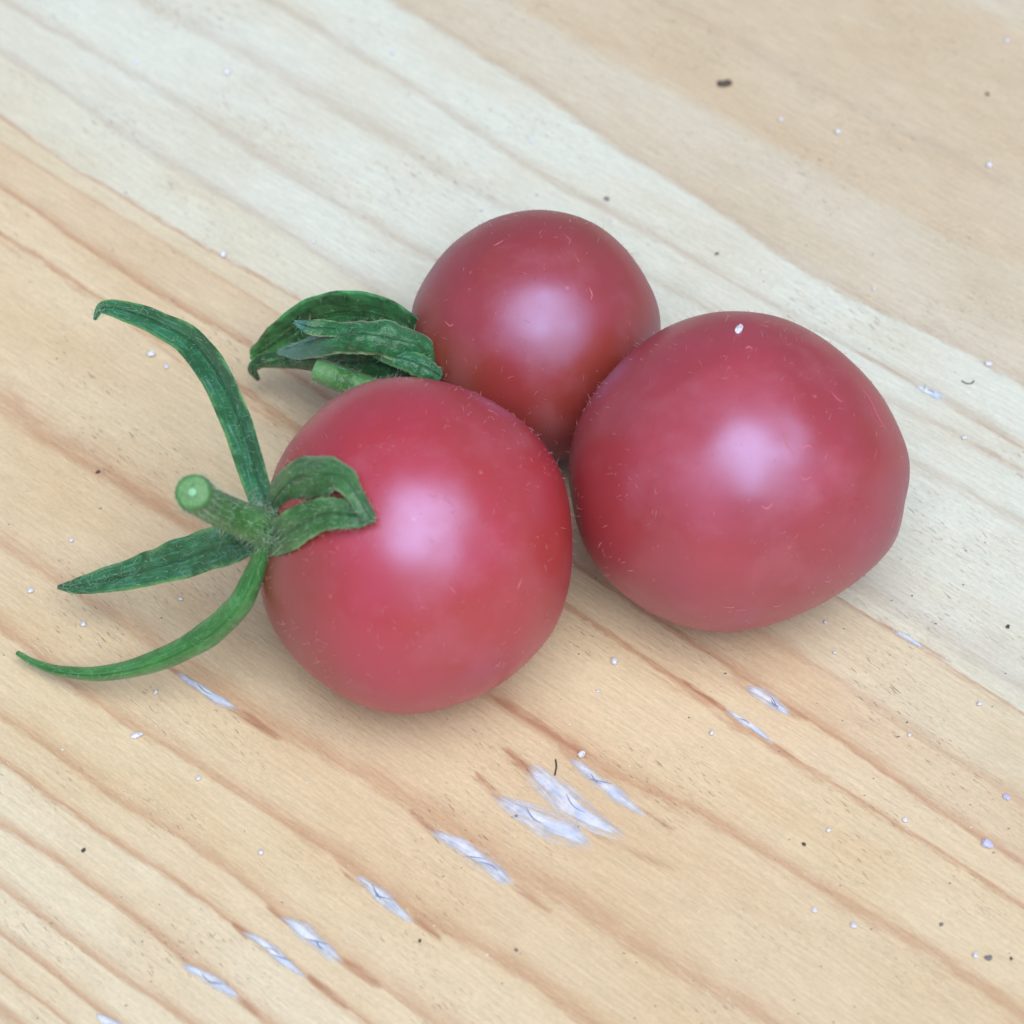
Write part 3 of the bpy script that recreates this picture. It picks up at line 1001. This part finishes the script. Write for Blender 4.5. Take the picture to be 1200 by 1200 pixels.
WG = 'white grains scattered on the board'
GRAINS = [
    (267, 86, 5.5, 'bright round white grain alone in the upper left pale wood'),
    (262, 300, 5.5, 'white grain up and left of the folded sepals'),
    (159, 75, 3.5, 'small white grain left of the bright round one at upper left'),
    (368, 284, 3.5, 'small white grain just above the back tomato\'s folded sepals'),
    (460, 64, 4, 'small white grain on the pale wood near the top edge'),
    (624, 168, 3.5, 'small white grain straight above the back tomato'),
    (716, 259, 2.6, 'tiny white grain beside the back tomato\'s upper right'),
    (982, 156, 4.5, 'white grain right of the black flake, in beige wood'),
    (915, 141, 3.4, 'dull small grain between black flake and brighter white grain'),
    (1159, 195, 5, 'white grain near the right edge in the upper beige wood'),
    (1180, 49, 4.5, 'white grain in the top right corner'),
    (1024, 340, 3.2, 'small white grain above right of the right tomato'),
    (177, 417, 6, 'white grain under the long upper sepal'),
    (195, 431, 4, 'smaller of two white grains under the long upper sepal'),
    (84, 634, 4, 'small white grain above the tip of the broad left sepal'),
    (36, 693, 4.5, 'white grain beside the tip of the broad left sepal'),
    (98, 733, 5, 'white grain between the broad sepal and the slim curled sepal'),
    (212, 703, 3.6, 'small pale grain in the shade under the broad left sepal'),
    (183, 812, 4, 'small white grain just below the slim curled sepal'),
    (160, 863, 6.5, 'long flat white grain lowest left of the slim sepal'),
    (233, 913, 4.2, 'white grain on the grain line left of the flakes'),
    (306, 1000, 4.2, 'white grain above the lower left white flakes'),
    (681, 886, 6, 'white angular grain at the upper end of a white flake'),
    (720, 777, 6, 'greyish grain on bare wood between the two near tomatoes'),
    (701, 811, 3, 'tiny white grain below the greyish one between the tomatoes'),
    (834, 860, 4, 'white grain left of the thin slit flake below the right tomato'),
    (1061, 962, 4, 'white grain touching the thin dark crack at lower right'),
    (971, 974, 3.2, 'tiny white grain below the thin dark crack'),
    (1001, 1086, 5, 'white grain under the broad brown line at lower right'),
    (955, 1068, 4.4, 'pale grain left of the white one under the brown line'),
    (1143, 1121, 5, 'white grain next to a dark crumb near lower right corner'),
    (1158, 428, 5, 'white grain at the upper right edge of the pale wood'),
    (1130, 514, 4, 'white grain at the start of a short brown grain line'),
    (1066, 862, 3.2, 'tiny white grain on the border of warm and pale wood'),
    (1148, 826, 4, 'small grain in pale wood near the right edge'),
    (967, 730, 3.2, 'tiny pale grain in the right tomato\'s shade'),
    (978, 766, 3.0, 'tiny pale grain below the right tomato\'s shade'),
]
for i, (x, y, r_, lab) in enumerate(GRAINS):
    st = (1.5, .75, .5) if r_ == 6.5 else (1, .85 + .1 * math.sin(i), .7)
    grain(x, y, r_ * .84, WHITE, 'white_grain', lab, 'grain', WG, st, rot=.35 if r_ == 6.5 else i * 1.3, seed=i)
grain(1157, 990, 7, LAV, 'lavender_grain', 'lavender coloured grain on the grain line near the right edge', 'grain', WG, (1.1, .8, .5), -.6, 50)
grain(1180, 935, 5, LAV, 'lavender_grain', 'pale lavender grain at the right edge on the wood border', 'grain', WG, (1.1, .8, .4), -.6, 51)
CG = 'dark crumbs on the board'
grain(849, 100, 10, DARK, 'dark_flake', 'black elongated flake on the beige wood at top', 'crumb', CG, (1.0, .42, .3), .05, 52)
for i, (x, y, r_, m_, lab) in enumerate([
    (1158, 1124, 5, GREY, 'dark grey crumb beside a white grain near lower right corner'),
    (98, 997, 3.6, DARK, 'black crumb in the lower left pale wood'),
    (1190, 735, 3.6, GREY, 'grey crumb at the right edge beside the right tomato'),
    (711, 234, 4, GREY, 'grey crumb above right of the back tomato'),
    (115, 554, 3.2, DARK, 'dark crumb on the brown line left of the cut stem'),
    (1181, 735, 3.4, DARK, 'black crumb near the right edge beside the right tomato'),
    (942, 990, 3.2, DARK, 'dark crumb below the thin dark crack'),
    (605, 957, 3.0, GREY, 'small grey crumb right among the white flakes'),
    (1103, 1084, 3.4, GREY, 'grey crumb above the broad brown line at lower right'),
    (1185, 1124, 2.8, DARK, 'black crumb at the right edge near the lower corner'),
    (1157, 111, 3.2, DARK, 'dark crumb in the upper right beige wood'),
    (840, 298, 2.8, DARK, 'dark crumb in pale wood above the right tomato'),
    (492, 1103, 2.8, DARK, 'dark crumb below a white flake at lower middle'),
    (605, 1114, 2.8, GREY, 'grey crumb low in the middle on pale wood')]):
    if (x, y) == (1190, 735): continue
    grain(x, y, r_ * .8, m_, 'dark_crumb', lab, 'crumb', CG, (1.1, .8, .6), i * .9, 60 + i)
# two fibres
for pts, lab in (([(651, 890), (652, 897), (651, 904), (650, 909)], 'short black fibre above the largest white flake'),
                 ([(1127, 446), (1132, 449), (1139, 449), (1141, 446)], 'thin curved grey fibre in pale wood by the right edge')):
    q = [P(x, y, .06) for x, y in pts]
    q = [Vector(c) for c in catmull([tuple(c) for c in q], 10)]
    o = link('fibre', ribbon('fibre', [c - q[0] + Vector((0, 0, 0)) for c in q], [.00006] * 11), DARK, smooth=False)
    o.location = q[0]
    tag(o, lab, 'fibre')
# white fleck on the right tomato
p, n = F_RIGHT.at(866, 387, -.00005)
grain(866, 387, 6, WHITE, 'white_fleck', 'bright white fleck stuck on top of the right tomato', 'grain', None, (.6, 1.0, .5), -.5, 80, centre=p)
p, n = F_RIGHT.at(877, 408, -.00008)

# ---------------------------------------------------------------- dust nobody could count
r = random.Random(99)
for nm, mat, cnt, lo, hi, lab in (('dirt_specks', GREY, 260, .00003, .00008, 'fine dark specks of dirt strewn over the board'), ('pale_dust', WHITE, 150, .00003, .00007, 'fine pale dust strewn over the board')):
    vs_, fs = [], []
    for _ in range(cnt):
        px, py = r.uniform(-20, 1220), r.uniform(-20, 1220)
        if nm == 'dirt_specks' and px < 500 and py > 400 and r.random() < .45: continue
        c = P(px, py)
        s = r.uniform(lo, hi) * (1.35 if r.random() < .12 else 1)
        an = r.uniform(0, 6.3); e = r.uniform(1, 1.8)
        k = len(vs_)
        for j in range(5):
            b_ = an + j * 1.2566
            w_ = s * r.uniform(.7, 1.2)
            vs_.append(c + Vector((math.cos(b_) * w_ * e, math.sin(b_) * w_, .000003)))
        vs_.append(c + Vector((0, 0, s * .6)))
        fs += [(k + j, k + (j + 1) % 5, k + 5) for j in range(5)]
    tag(link(nm, mesh(nm, vs_, fs), mat, smooth=False), lab, 'dust', kind='stuff')
